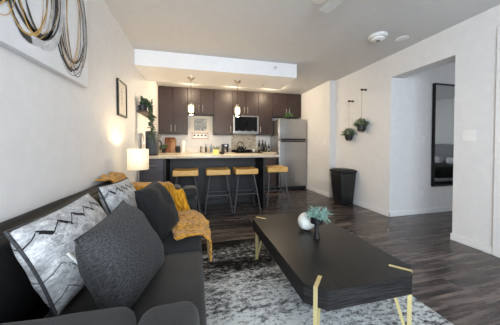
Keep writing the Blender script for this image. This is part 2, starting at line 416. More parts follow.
bb('baseboard_opening', (RX, OY0, 0), (RX+WT, OY0+bt, 0))
bb('baseboard_jog', (KX-bt, 4.1408-bt, 0), (RX-bt, 4.1408, 0))
bb('baseboard_kitchen_right', (KX-bt, 4.1408, 0), (KX, BY, 0))
bb('baseboard_left', (LX, FY, 0), (LX+bt, 3.65, 0))
m = MB(); m.box((RX-0.02, 1.43, 0), (RX, 1.545, 2.27), 0.004, 1); struct('trim_1', m, 'trim')
# white rectangular sprinkler plate etc. further down

# ------------------------------------------------------------------ kitchen: upper cabinets
UY = 5.44
def upper(x0, x1, z0, doors, label, hside):
    t = thing('wall_cabinet', label, 'cabinet', (x0, UY, z0), 'dark upper kitchen cabinets')
    g = 0.002
    bx((x0+g, UY+0.02, z0), (x1-g, BY-0.001, CEIL-0.006)).build('carcass', 'cabinet', t)
    xs = [x0 + (x1-x0)*k/doors for k in range(doors+1)] if isinstance(doors, int) else doors
    for k in range(len(xs)-1):
        d = bx((xs[k]+0.003, UY, z0+0.003), (xs[k+1]-0.003, UY+0.019, CEIL-0.012), 0.002, 1).build('door', 'cabinet', t)
        hs = hside[k]
        if hs:
            hx = xs[k+1]-0.045 if hs > 0 else xs[k]+0.045
            hb = MB().tube([(hx, UY-0.028, z0+0.05), (hx, UY-0.028, z0+0.21)], 0.006)
            hb.tube([(hx, UY-0.028, z0+0.07), (hx, UY+0.001, z0+0.07)], 0.004); hb.tube([(hx, UY-0.028, z0+0.19), (hx, UY+0.001, z0+0.19)], 0.004)
            hb.build('handle', 'nickel', d)
    return t
upper(LX+0.004, -0.2, 1.39, [LX+0.004, -0.525, -0.2], 'tall dark two-door upper cabinet nearest the left wall', (1, -1))
upper(-0.2, 0.42, 1.87, 2, 'short dark upper cabinet above the framed picture over the sink', (1, -1))
upper(0.42, 0.885, 1.39, 1, 'narrow dark one-door upper cabinet left of the microwave', (1,))
upper(0.885, 1.56, 1.87, 2, 'short dark upper cabinet directly above the microwave', (1, -1))
upper(1.56, 1.95, 1.39, 1, 'dark one-door upper cabinet between microwave and fridge', (-1,))
upper(1.95, KX-0.004, 1.87, [1.95, 2.36, KX-0.004], 'short dark upper cabinet above the refrigerator', (1, -1))

# ------------------------------------------------------------------ kitchen: base cabinets along the back wall, range, counters
LY = 5.17
def base_cab(x0, x1, label, n):
    t = thing('base_cabinet', label, 'cabinet', (x0, LY, 0), 'dark base cabinets along the back wall')
    bx((x0+0.002, LY+0.02, 0.1), (x1-0.002, BY-0.001, 0.905)).build('carcass', 'cabinet_warm', t)
    bx((x0+0.002, LY+0.07, 0), (x1-0.002, BY-0.001, 0.099)).build('kick_board', 'kick', t)
    for k in range(n):
        a, b = x0+(x1-x0)*k/n, x0+(x1-x0)*(k+1)/n
        d = bx((a+0.004, LY, 0.72), (b-0.004, LY+0.019, 0.9), 0.002, 1).build('drawer', 'cabinet_warm', t)
        MB().tube([((a+b)/2-0.06, LY-0.02, 0.82), ((a+b)/2-0.06, LY-0.03, 0.82), ((a+b)/2+0.06, LY-0.03, 0.82), ((a+b)/2+0.06, LY+0.001, 0.82)], 0.005).build('handle', 'nickel', d)
        d = bx((a+0.004, LY, 0.105), (b-0.004, LY+0.019, 0.712), 0.002, 1).build('door', 'cabinet_warm', t)
        MB().tube([(b-0.05, LY-0.0, 0.5), (b-0.05, LY-0.03, 0.5), (b-0.05, LY-0.03, 0.64), (b-0.05, LY+0.001, 0.64)], 0.005).build('handle', 'nickel', d)
base_cab(LX+0.004, 0.90, 'long dark base cabinet run behind the island under the sink', 4)
base_cab(1.58, 1.95, 'narrow dark base cabinet standing against the left side of the fridge', 1)
def counter(x0, x1, label):
    t = thing('countertop', label, 'countertop', (x0, LY, 0.906), None)
    bx((x0, LY-0.025, 0.906), (x1, BY-0.002, 0.945), 0.004, 1).build('slab', 'granite', t)
    bx((x0, BY-0.022, 0.946), (x1, BY-0.002, 1.045), 0.003, 1).build('upstand', 'granite', t)
counter(LX+0.003, 0.90, 'granite worktop along the back wall behind the sink and coffee maker')
counter(1.58, 1.955, 'short granite worktop piece with bottles between stove and fridge')
t = thing('kitchen_range', 'black kitchen range with glass top under the microwave', 'stove', (1.24, LY, 0))
bx((0.903, LY-0.01, 0.02), (1.577, BY-0.03, 0.93)).build('body', 'black', t)
bx((0.91, LY-0.035, 0.25), (1.57, LY-0.011, 0.78), 0.005).build('oven_door', 'blackgloss', t)
MB().tube([(0.96, LY-0.035, 0.74), (0.96, LY-0.08, 0.74), (1.52, LY-0.08, 0.74), (1.52, LY-0.035, 0.74)], 0.009).build('handle', 'steel', t)
bx((0.903, LY-0.02, 0.931), (1.577, BY-0.06, 0.95), 0.003, 1).build('cooktop', 'blackgloss', t)
bx((0.903, BY-0.058, 0.931), (1.577, BY-0.02, 1.0), 0.004, 1).build('back_guard', 'blackgloss', t)
struct('trim_2', bx((0.90, BY-0.012, 1.0), (1.57, BY-0.001, 1.42)), 'mosaic')
# microwave
t = thing('microwave', 'stainless over-range microwave with black glass door', 'microwave', (1.222, 5.4, 1.41))
bx((0.89, 5.40, 1.41), (1.555, BY-0.002, 1.865), 0.004, 1).build('body', 'steel', t)
d = bx((0.90, 5.375, 1.445), (1.545, 5.399, 1.855), 0.004, 1).build('door', 'steel', t)
bx((0.93, 5.37, 1.47), (1.505, 5.3745, 1.835), 0.002, 1).build('door_glass', 'blackgloss', d)
for k in range(3): bx((1.02+0.17*k, 5.366, 1.482), (1.065+0.17*k, 5.3699, 1.496)).build('button', 'label', d)
bx((0.90, 5.38, 1.412), (1.545, 5.399, 1.44), 0.002, 1).build('vent_grille', 'steel', t)

# refrigerator
FX0, FX1, FRY = 1.985, 2.735, 5.09
t = thing('refrigerator', 'stainless top-freezer refrigerator beside the kitchen wall', 'refrigerator', (2.36, 5.4, 0))
bx((FX0, FRY+0.06, 0.05), (FX1, BY-0.03, 1.765), 0.006, 1).build('cabinet_body', 'steel', t)
bx((FX0+0.02, FRY+0.07, 0.0), (FX1-0.02, BY-0.05, 0.049)).build('plinth', 'kick', t)
d = bx((FX0, FRY, 0.075), (FX1, FRY+0.055, 1.235), 0.014, 3).build('fresh_food_door', 'steel', t)
d2 = bx((FX0, FRY, 1.25), (FX1, FRY+0.055, 1.775), 0.014, 3).build('freezer_door', 'steel', t)
bx((FX0+0.05, FRY-0.035, 1.205), (FX1-0.05, FRY+0.002, 1.233), 0.006, 2).build('handle', 'blackmetal', d)
bx((FX0+0.05, FRY-0.035, 1.252), (FX1-0.05, FRY+0.002, 1.285), 0.006, 2).build('handle', 'blackmetal', d2)
bx((FX0+0.01, FRY+0.01, 0.02), (FX1-0.01, FRY+0.05, 0.07)).build('toe_grille', 'kick', t)
bx((FX0-0.0, FRY+0.01, 1.7755), (FX0+0.09, FRY+0.09, 1.787), 0.003, 1).build('hinge_cover', 'steel', t)

# ------------------------------------------------------------------ island / peninsula
IY0, IY1 = 3.66, 4.2
t = thing('kitchen_island', 'charcoal breakfast island with recessed knee space and black ends', 'island', (0.4, 4.2, 0))
bx((-0.465, IY1, 0.0), (1.135, 4.62, 0.90)).build('cabinet_body', 'island', t)
bx((-0.465, IY1-0.014, 0.0), (1.135, IY1-0.001, 0.09), 0.003, 1).build('base_trim', 'island', t)
bx((1.136, IY0, 0.0), (1.176, 4.62, 0.90)).build('end_panel', 'island_dark', t)
bx((-0.505, IY0, 0.0), (-0.466, 4.62, 0.90)).build('end_panel', 'island_dark', t)
for x in (-0.06, 0.34, 0.74): bx((x-0.004, IY1-0.006, 0.10), (x+0.004, IY1-0.001, 0.89)).build('batten', 'island', t)
t = thing('drawer_cabinet', 'grey drawer cabinet between left wall and island, behind the lamp', 'cabinet', (-0.68, 3.9, 0))
bx((LX+0.003, IY0+0.02, 0.09), (-0.507, 4.62, 0.90)).build('carcass', 'drawer', t)
bx((LX+0.003, IY0+0.07, 0), (-0.507, 4.6, 0.089)).build('kick_board', 'kick', t)
for z0, z1 in ((0.69, 0.895), (0.40, 0.684), (0.10, 0.394)):
    d = bx((LX+0.006, IY0, z0), (-0.51, IY0+0.019, z1), 0.002, 1).build('drawer', 'drawer', t)
    zz = (z0+z1)/2
    MB().tube([(-0.75, IY0, zz), (-0.75, IY0-0.03, zz), (-0.60, IY0-0.03, zz), (-0.60, IY0, zz)], 0.006).build('handle', 'nickel', d)
tag(MB().box((LX+0.003, 3.62, 0.902), (1.415, 4.66, 0.947), 0.006, 2).build('island_countertop', 'granite', origin=(0.3, 4.1, 0.902)), 'long speckled granite bar top on the charcoal island', 'countertop')

# bar stools
def make_stool():
    r = thing('bar_stool', '', 'stool', (0, 0, 0), 'backless bar stools along the island')
    m = MB(); t = bmesh.new(); bmesh.ops.create_cube(t, size=1)
    for v in t.verts: v.co = Vector((v.co.x*0.39, v.co.y*0.34, 0.667+v.co.z*0.09))
    bmesh.ops.subdivide_edges(t, edges=list(t.edges), cuts=5, use_grid_fill=True)
    for v in t.verts:
        if v.co.z > 0.667: v.co.z += 0.010*(v.co.x/0.2)**2 - 0.004 + 0.012*max(0, v.co.y/0.17)
    t.normal_update(); m.merge(t)
    o = m.build('seat', 'seatwood', r); 
    b = o.modifiers.new('bevel', 'BEVEL'); b.width = 0.02; b.segments = 3; b.limit_method = 'ANGLE'
    for sx in (-1, 1):
        for sy in (-1, 1):
            MB().tube([(sx*0.135, sy*0.09, 0.622), (sx*0.222, sy*0.215, 0.008)], 0.0125, 8).build('leg', 'stoolmetal', r)
    def at(z): k = (0.622-z)/0.614; return 0.135+0.087*k, 0.09+0.125*k
    for z, nm in ((0.29, 'footrest'), ):
        x, y = at(z)
        MB().tube([(-x, -y, z), (x, -y, z)], 0.0085).build(nm, 'stoolmetal', r)
        MB().tube([(-x, y, z), (x, y, z)], 0.0085).build('rear_stretcher', 'stoolmetal', r)
        for s in (-1, 1): MB().tube([(s*x, -y, z), (s*x, y, z)], 0.0085).build('side_stretcher', 'stoolmetal', r)
    MB().box((-0.15, -0.105, 0.612), (0.15, 0.105, 0.6225), 0.003, 1).build('seat_plate', 'blackmetal', r)
    return r
st = make_stool()
SL = ['honey wood bar stool nearest the sofa and grey drawer cabinet', 'honey wood bar stool second from the left along the island',
      'honey wood bar stool third from the left, beside the black end panel', 'honey wood bar stool at the island corner nearest the fridge']
spots = [(-0.165, 3.745, 0), (0.35, 3.745, 0), (0.828, 3.745, 0), (1.44, 3.90, 0.0)]
for i, (x, y, a) in enumerate(spots):
    if i == 0: st.location = (x, y, 0); st['label'] = SL[0]
    else: copy_thing(st, (x, y, 0), SL[i], None, a)

# ------------------------------------------------------------------ pendants
def pendant(x, y, label):
    t = thing('pendant_lamp', label, 'pendant lamp', (x, y, 1.64), 'pendant lamps over the island')
    MB().lathe([(0.062, 2.2665), (0.06, 2.255), (0.03, 2.235), (0.012, 2.215)], (x, y, 0), 24).build('canopy', 'nickel', t)
    MB().tube([(x, y, 2.22), (x, y, 1.83)], 0.0035, 6).build('rod', 'bronze', t)
    MB().lathe([(0.012, 1.85), (0.02, 1.84), (0.022, 1.81), (0.05, 1.81), (0.052, 1.796)], (x, y, 0), 24).build('cap', 'nickel', t)
    MB().lathe([(0.042, 1.635), (0.042, 1.785)], (x, y, 0), 24).build('inner_shade', 'opal', t)
    g = MB().lathe([(0.06, 1.628), (0.062, 1.70), (0.062, 1.76), (0.05, 1.795)], (x, y, 0), 28, cap=False).build('outer_glass', 'glass', t)
    so = g.modifiers.new('solid', 'SOLIDIFY'); so.thickness = 0.002
    plight('pendant_light', (x, y, 1.60), 15, WARM, 0.04, t)
    return t
pendant(-0.083, 3.9, 'left glowing glass jar pendant lamp hanging from the soffit')
pendant(0.722, 3.9, 'right glowing glass jar pendant lamp hanging in front of microwave')
for i, x in enumerate((-0.15, 0.85, 1.75)):
    t = thing('recessed_light', 'round recessed ceiling light in front of the upper cabinets', 'ceiling light', (x, 4.95, CEIL-0.012), 'recessed lights behind the soffit')
    MB().lathe([(0.085, CEIL-0.001), (0.085, CEIL-0.01), (0.065, CEIL-0.012)], (x, 4.95, 0), 24).build('ring', 'white', t)
    MB().lathe([(0.06, CEIL-0.013), (0.055, CEIL-0.016)], (x, 4.95, 0), 24).build('lens', 'bulb', t)
    plight('recessed_bulb', (x, 4.95, CEIL-0.06), 12, WARM, 0.05, t)

# ------------------------------------------------------------------ things on the back counter
CT = 0.9465
tag(MB().lathe([(0.0, 0), (0.055, 0), (0.055, 0.27), (0.05, 0.275), (0.015, 0.275), (0.015, 0.29), (0.0, 0.29)], (-0.30, 5.5, CT), 24, cap=False).build('paper_towel_roll', 'white', origin=(-0.30, 5.5, CT)), 'white paper towel roll standing on the back counter', 'paper towel')
def tiltbox(a, b, piv, ang, bev): return MB().box(a, b, bev, 2, 0, Matrix.Translation(piv) @ Matrix.Rotation(ang, 4, 'X') @ Matrix.Translation(-Vector(piv)))
tag(tiltbox((-0.745, 5.60, CT+0.006), (-0.50, 5.622, 1.32), (0, 5.61, CT), -0.22, 0.006).build('cutting_board', ['board'], origin=(-0.62, 5.6, CT)), 'dark reddish wooden cutting board leaning against the backsplash', 'cutting board')
tag(tiltbox((-0.60, 5.56, CT+0.006), (-0.47, 5.578, 1.27), (0, 5.57, CT), -0.22, 0.006).build('cutting_board', ['boardpale'], origin=(-0.53, 5.57, CT)), 'paler narrow cutting board leaning in front of the dark board', 'cutting board')
t = thing('canister', 'small black canister with lid beside the paper towel roll', 'canister', (-0.43, 5.45, CT))
MB().lathe([(0.05, CT), (0.052, CT+0.01), (0.052, CT+0.135)], (-0.43, 5.45, 0), 20).build('body', 'black', t)
MB().lathe([(0.054, CT+0.136), (0.054, CT+0.15), (0.012, CT+0.155), (0.012, CT+0.17)], (-0.43, 5.45, 0), 20).build('lid', 'blackmetal', t)
def plant_blob(mb, c, r, n, L, W, seed, flat=0.7, droop=0.0):
    rd = random.Random(seed)
    for k in range(n):
        th, ph = rd.uniform(0, 2*PI), math.acos(rd.uniform(-0.25, 1))
        d = Vector((math.sin(ph)*math.cos(th), math.sin(ph)*math.sin(th), math.cos(ph)*flat))
        p = Vector(c) + d*r*rd.uniform(0.3, 1.0); p.z -= droop*(d.x**2+d.y**2)*r
        dd = d + Vector((rd.uniform(-.5, .5), rd.uniform(-.5, .5), rd.uniform(-.5, .4)))
        mb.leaf(p, dd, L*rd.uniform(0.7, 1.2), W, 0.25, 0, rd)
t = thing('potted_plant', 'tiny green plant in black pot in front of cutting boards', 'plant', (-0.72, 5.33, CT))
MB().lathe([(0.035, CT), (0.05, CT+0.09), (0.053, CT+0.09), (0.053, CT+0.10)], (-0.72, 5.33, 0), 18).build('pot', 'black', t)
m = MB(); plant_blob(m, (-0.72, 5.33, CT+0.12), 0.075, 90, 0.05, 0.024, 3); m.build('foliage', 'leaf', t, smooth=False, normals=False)
# sink tap
t = thing('sink_tap', 'bronze gooseneck tap behind the sink below the sign', 'tap', (0.11, 5.60, CT))
MB().lathe([(0.028, CT), (0.028, CT+0.012), (0.016, CT+0.03), (0.016, CT+0.15)], (0.11, 5.60, 0), 16).build('base', 'bronze', t)
MB().tube([(0.11, 5.60, CT+0.15)] + [(0.11, 5.60-0.07+0.07*math.cos(a), CT+0.15+0.07*math.sin(a)) for a in [PI*k/8 for k in range(9)]] + [(0.11, 5.46, CT+0.12)], 0.011).build('spout', 'bronze', t)
MB().tube([(0.126, 5.60, CT+0.09), (0.17, 5.59, CT+0.12)], 0.007).build('lever', 'bronze', t)
def bottle(x, y, h, r, mats, label, group=None, name='bottle', part='cap'):
    t = thing(name, label, 'bottle', (x, y, CT), group)
    MB().lathe([(r*0.9, CT), (r, CT+0.01), (r, CT+h*0.58), (r*0.85, CT+h*0.66), (r*0.36, CT+h*0.76), (r*0.34, CT+h*0.93)], (x, y, 0), 18).build('body', mats[0], t)
    MB().lathe([(r*0.42, CT+h*0.931), (r*0.42, CT+h)], (x, y, 0), 14).build(part, mats[1], t)
    if len(mats) > 2: MB().lathe([(r+0.001, CT+h*0.18), (r+0.001, CT+h*0.45)], (x, y, 0), 18, cap=False).build('label', mats[2], t)
bottle(1.60, 5.52, 0.31, 0.036, ('bottle', 'black', 'label'), 'tall dark bottle on counter nearest the stove', 'dark bottles beside the fridge')
bottle(1.705, 5.55, 0.315, 0.036, ('bottle', 'black', 'bottle'), 'tall dark bottle in the middle of three beside the fridge', 'dark bottles beside the fridge')
bottle(1.755, 5.46, 0.27, 0.033, ('bottle', 'blackmetal', 'bottle'), 'stout dark bottle standing in front of the tall middle bottle', 'dark bottles beside the fridge')
bottle(1.86, 5.50, 0.21, 0.030, ('bottle', 'label', 'label'), 'short dark bottle with grey cap closest to the fridge', 'dark bottles beside the fridge')
bottle(0.23, 5.5, 0.20, 0.022, ('black', 'black'), 'slim black dispenser bottle right of the sink tap', None, 'soap_bottle', 'pump')
bottle(0.36, 5.48, 0.19, 0.036, ('bluegrey', 'label'), 'blue grey bottle left of the glowing candle jar', None, 'soap_bottle', 'pump')
# coffee maker
t = thing('coffee_maker', 'black single-cup coffee maker with silver front', 'coffee maker', (0.70, 5.5, CT))
bx((0.625, 5.47, CT), (0.785, 5.66, CT+0.205), 0.012).build('tank_body', 'black', t)
bx((0.63, 5.36, CT+0.13), (0.78, 5.469, CT+0.205), 0.02, 3).build('brew_head', 'black', t)
bx((0.64, 5.36, CT), (0.77, 5.469, CT+0.02), 0.006).build('drip_tray', 'blackmetal', t)
bx((0.675, 5.354, CT+0.14), (0.735, 5.3595, CT+0.19), 0.002, 1).build('front_badge', 'chrome', t)
MB().lathe([(0.03, CT+0.0205), (0.036, CT+0.10), (0.033, CT+0.10)], (0.705, 5.41, 0), 16).build('cup', 'chrome', t)
# kettle
kx, ky, kz = 1.08, 5.42, 0.951
t = thing('kettle', 'black stovetop kettle with arched handle on the cooktop', 'kettle', (kx, ky, kz))
MB().lathe([(0.085, 0), (0.105, 0.02), (0.10, 0.06), (0.075, 0.115), (0.045, 0.145), (0.04, 0.15)], (kx, ky, kz), 24).build('body', 'blackgloss', t)
MB().lathe([(0.042, 0.151), (0.035, 0.16), (0.01, 0.165), (0.012, 0.185), (0.0, 0.19)], (kx, ky, kz), 18, cap=False).build('lid', 'chrome', t)
MB().tube([(kx+0.09*math.cos(a), ky, kz+0.12+0.13*math.sin(a)) for a in [PI*k/12 for k in range(13)]], 0.0105).build('handle', 'black', t)
MB().tube([(kx+0.085, ky, kz+0.06), (kx+0.125, ky, kz+0.09), (kx+0.145, ky, kz+0.125)], [0.022, 0.017, 0.012]).build('spout', 'blackgloss', t)
t = thing('spoon_rest', 'small white ceramic jar at the right of the cooktop', 'jar', (1.44, 5.48, 0.951))
MB().lathe([(0.025, 0), (0.035, 0.02), (0.035, 0.06), (0.02, 0.068), (0.0, 0.07)], (1.44, 5.48, 0.951), 18, cap=False).build('body', 'white', t)
t.name = 'ceramic_jar'
MB().tube([(1.475, 5.48, 0.965), (1.50, 5.48, 0.975), (1.50, 5.48, 1.0), (1.474, 5.48, 1.005)], 0.005).build('handle', 'white', t)

# wall art over the sink
t = thing('framed_picture', 'grey abstract framed picture over the kitchen sink', 'picture', (0.1, BY-0.01, 1.44))
bx((-0.165, BY-0.02, 1.445), (0.405, BY-0.002, 1.862), 0.003, 1).build('backing_board', 'paper', t)
def abstract():
    tt = NT('abstract_grey_print'); v = tt.coords((7, 7, 7)); f = tt.noise(v, 1.3, 6, 0.7, 1.5)
    tt.col(tt.ramp(f, [(0.3, (70, 78, 84)), (0.48, (150, 156, 158)), (0.65, (222, 224, 222))])); tt.rough(0.6); return tt.m
M['abstract'] = abstract()
bx((-0.05, BY-0.026, 1.49), (0.26, BY-0.0205, 1.80), 0.001, 1).build('print', 'abstract', t)
t = thing('wall_sign', 'white wall sign with four small dark squares above the tap', 'sign', (0.1, BY-0.01, 1.28))
m = MB(); m.box((-0.11, BY-0.02, 1.285), (0.30, BY-0.002, 1.30)); m.box((-0.11, BY-0.02, 1.42), (0.30, BY-0.002, 1.435)); m.box((-0.11, BY-0.02, 1.3001), (-0.095, BY-0.002, 1.4199)); m.box((0.285, BY-0.02, 1.3001), (0.30, BY-0.002, 1.4199))
m.build('frame', 'boardpale', t)
bx((-0.094, BY-0.016, 1.301), (0.284, BY-0.002, 1.419)).build('panel', 'white', t)
for k in range(4): bx((-0.068+0.092*k, BY-0.019, 1.352), (-0.022+0.092*k, BY-0.0162, 1.392), 0.002, 1).build('dark_square', 'black', t)

# ------------------------------------------------------------------ things on the island
IT = 0.9475
cx, cy = -0.69, 3.80
t = thing('drinks_urn', 'tall charcoal urn with black side handle on the island end', 'urn', (cx, cy, IT))
MB().lathe([(0.088, IT), (0.09, IT+0.008), (0.09, IT+0.03)], (cx, cy, 0), 32).build('base', 'black', t)
MB().lathe([(0.094, IT+0.031), (0.097, IT+0.05), (0.097, IT+0.35), (0.094, IT+0.36)], (cx, cy, 0), 32).build('body', 'charcoal', t)
MB().lathe([(0.098, IT+0.361), (0.098, IT+0.378), (0.09, IT+0.388), (0.03, IT+0.39)], (cx, cy, 0), 32).build('lid', 'charcoal', t)
MB().tube([(cx+0.09, cy, IT+0.24), (cx+0.125, cy, IT+0.235), (cx+0.14, cy, IT+0.20), (cx+0.135, cy, IT+0.12), (cx+0.11, cy, IT+0.09)], 0.011).build('handle', 'black', t)
t = thing('oval_ring_ornament', 'chrome oval ring ornament on the counter beside the left wall', 'ornament', (-0.822, 3.69, IT))
rx, ry, rz = -0.815, 3.675, IT+0.20
MB().tube([(rx+0.026*math.cos(a), ry+0.02*math.cos(a), rz+0.145*math.sin(a)) for a in [2*PI*k/28 for k in range(28)]], 0.006, 8, closed=True).build('ring', 'chrome', t)
MB().lathe([(0.026, IT), (0.026, IT+0.012), (0.006, IT+0.02), (0.006, IT+0.058)], (rx, ry, 0), 16).build('foot', 'chrome', t)
# candle jar and small plant near it
x, y = 0.345, 4.1
t = thing('candle_jar', 'glowing amber candle in a glass jar on the island', 'candle', (x, y, IT))
g = MB().lathe([(0.04, IT), (0.043, IT+0.01), (0.043, IT+0.085)], (x, y, 0), 20).build('jar', 'amber', t)
MB().tube([(x, y, IT+0.085), (x, y, IT+0.10)], 0.003).build('wick', 'black', t)
x, y = 0.37, 4.22
t = thing('snake_plant', 'small spiky green plant in a pale pot behind the candle', 'plant', (x, y, IT))
MB().lathe([(0.032, IT), (0.042, IT+0.06), (0.044, IT+0.06), (0.044, IT+0.066)], (x, y, 0), 18).build('pot', 'white', t)
m = MB(); rd = random.Random(5)
for k in range(16):
    a = rd.uniform(0, 2*PI); m.leaf((x+0.015*math.cos(a), y+0.015*math.sin(a), IT+0.06), (0.5*math.cos(a), 0.5*math.sin(a), 1.0), rd.uniform(0.08, 0.14), 0.018, 0.1, 0, rd)
m.build('foliage', 'leaf', t, smooth=False, normals=False)
x, y = 0.46, 4.05
t = thing('coaster_bowl', 'low black bowl right of the candle on the island', 'bowl', (x, y, IT))
MB().lathe([(0.03, IT), (0.045, IT+0.012), (0.052, IT+0.05), (0.048, IT+0.05), (0.04, IT+0.016), (0.0, IT+0.014)], (x, y, 0), 22, cap=False).build('bowl', 'black', t)
t.name = 'small_bowl'
MB().lathe([(0.024, IT+0.0), (0.024, IT+0.004)], (x, y, 0), 16).build('foot_ring', 'blackmetal', t)

# plant on the fridge
x, y, z = 2.30, 5.22, 1.766
t = thing('potted_plant', 'bushy green plant in small pot on top of the fridge', 'plant', (x, y, z))
MB().lathe([(0.04, z), (0.055, z+0.05), (0.058, z+0.05), (0.058, z+0.058)], (x, y, 0), 18).build('pot', 'black', t)
m = MB(); plant_blob(m, (x, y, z+0.10), 0.10, 170, 0.045, 0.02, 9, 0.8); m.build('foliage', 'leaf', t, smooth=False, normals=False)

# ------------------------------------------------------------------ left wall: canvas, print, shelf
t = thing('canvas_painting', 'large white canvas with looping black and gold paint strokes', 'painting', (LX, 1.2, 1.55))
bx((LX+0.001, 0.32, 1.553), (LX+0.04, 1.972, 2.42), 0.003, 1).build('canvas', 'canvas', t)
m = MB(); rd = random.Random(11); PX = LX+0.0405
def loop(cy, cz, ry, rz, wmax, mi, a0, a1, lvl, tilt=0.0, n=46):
    pts, ws = [], []
    for k in range(n+1):
        u = k/n; a = a0+(a1-a0)*u
        y_, z_ = ry*math.cos(a), rz*math.sin(a)
        pts.append((PX+lvl, min(1.962, max(0.33, cy+y_*math.cos(tilt)-z_*math.sin(tilt))), min(2.41, max(1.565, cz+y_*math.sin(tilt)+z_*math.cos(tilt)))))
        ws.append(max(0.002, wmax*(0.35+0.65*abs(math.sin(u*PI*1.5+rd.uniform(0, .4))))*rd.uniform(0.85, 1.1)))
    m.ribbon(pts, ws, (1, 0, 0), mi)
lv = 0.0002
for cy_, cz_, ry_, rz_ in ((1.77, 1.95, 0.18, 0.345), (1.40, 1.98, 0.20, 0.35), (1.08, 2.0, 0.20, 0.35), (0.70, 2.02, 0.2, 0.34)):
    for k in range(3): loop(cy_+rd.uniform(-.05, .05), cz_+rd.uniform(-.02, .02), ry_*rd.uniform(.5, 1.0), rz_*rd.uniform(.7, 1.0), 0.05, 2, rd.uniform(0, 6), rd.uniform(7, 10), lv); lv += 0.0001
    for k in range(7): loop(cy_+rd.uniform(-.04, .03), cz_+rd.uniform(-.03, .03), ry_*rd.uniform(.45, 1.08), rz_*rd.uniform(.75, 1.06), rd.choice((0.004, 0.007, 0.012, 0.022)), 0, rd.uniform(0, 6), rd.uniform(8, 12), lv, rd.uniform(-.1, .1)); lv += 0.0001
    loop(cy_-ry_*0.3, cz_, ry_*0.75, rz_*0.98, 0.036, 0, PI*0.85, PI*1.55, lv); lv += 0.0001
    for k in range(5): loop(cy_+rd.uniform(-.07, .07), cz_+rd.uniform(-.03, .04), ry_*rd.uniform(.4, .95), rz_*rd.uniform(.8, 1.0), rd.choice((0.004, 0.007, 0.011)), 1, rd.uniform(0, 6), rd.uniform(7, 10), lv, rd.uniform(-.12, .12)); lv += 0.0001
m.build('paint_strokes', ['ink', 'goldpaint', 'greypaint'], t, smooth=False, normals=False)
t = thing('framed_print', 'small black framed line print on the left wall', 'picture', (LX, 2.88, 1.44))
fy0, fy1, fz0, fz1 = 2.72, 3.03, 1.445, 1.855
m = MB(); m.box((LX+0.001, fy0, fz0), (LX+0.022, fy1, fz0+0.02)); m.box((LX+0.001, fy0, fz1-0.02), (LX+0.022, fy1, fz1)); m.box((LX+0.001, fy0, fz0+0.02), (LX+0.022, fy0+0.02, fz1-0.02)); m.box((LX+0.001, fy1-0.02, fz0+0.02), (LX+0.022, fy1, fz1-0.02))
m.build('frame', 'blackmetal', t)
bx((LX+0.001, fy0+0.0205, fz0+0.0205), (LX+0.012, fy1-0.0205, fz1-0.0205)).build('mat_board', 'paper', t)
m = MB(); rd = random.Random(4)
for k in range(5):
    z = 1.56+0.045*k; m.ribbon([(LX+0.0125, 2.86+rd.uniform(-.02, .02)+0.02*math.sin(j), z+0.008*j) for j in range(7)], [0.006]*7, (1, 0, 0))
m.build('line_drawing', 'ink', t, smooth=False, normals=False)
SH = 1.605
tag(bx((LX+0.001, 3.555, SH), (-0.706, 4.318, SH+0.025), 0.003, 1).build('floating_shelf', 'shelfwood', origin=(LX, 3.94, SH)), 'dark wooden floating shelf on the left wall holding a trailing plant', 'shelf')
px_, py_, pz_ = -0.785, 3.62, SH+0.0255
t = thing('trailing_plant', 'trailing green vine in dark pot on the floating shelf', 'plant', (px_, py_, pz_))
MB().lathe([(0.05, 0), (0.058, 0.01), (0.06, 0.085), (0.054, 0.085), (0.052, 0.07)], (px_, py_, pz_), 22).build('pot', 'potblue', t)
m = MB(); ms = MB(); rd = random.Random(21)
def vine(p0, p1, p2, n, L):
    p0, p1, p2 = Vector(p0), Vector(p1), Vector(p2); path = []
    for k in range(n+1):
        u = k/n; p = p0*(1-u)**2+p1*2*u*(1-u)+p2*u*u + Vector((rd.uniform(-.008, .008), rd.uniform(-.012, .012), 0)); path.append(p)
    ms.tube(path, 0.002, 5)
    for k in range(1, n+1):
        for q in range(2):
            a = rd.uniform(0, 2*PI); m.leaf(path[k], (0.7*math.cos(a)+0.2, 0.8*math.sin(a), rd.uniform(-0.9, 0.3)), L*rd.uniform(.7, 1.25), L*0.55, 0.3, 0, rd)
top = (px_, py_, pz_+0.085)
for k in range(9):
    e = (px_+0.10+rd.uniform(0.0, .04), 3.645+rd.uniform(-.08, .03), rd.uniform(1.10, 1.45))
    vine(top, (px_+0.14, 3.64+rd.uniform(-.08, .06), pz_+0.27), e, 17, 0.05)
for k in range(9):
    a = rd.uniform(0, 2*PI); vine(top, (px_+0.04*math.cos(a)+.02, py_+0.08*math.sin(a), pz_+0.2), (px_+0.06+0.06*math.cos(a), py_+0.05+0.18*math.sin(a), pz_+rd.uniform(0.08, 0.22)), 7, 0.05)
vine(top, (px_+0.02, 3.58, pz_+0.16), (px_-0.02, 3.54, pz_+0.19), 6, 0.04)
m.build('foliage', 'leafdark', t, smooth=False, normals=False); ms.build('vine_stems', 'stem', t)

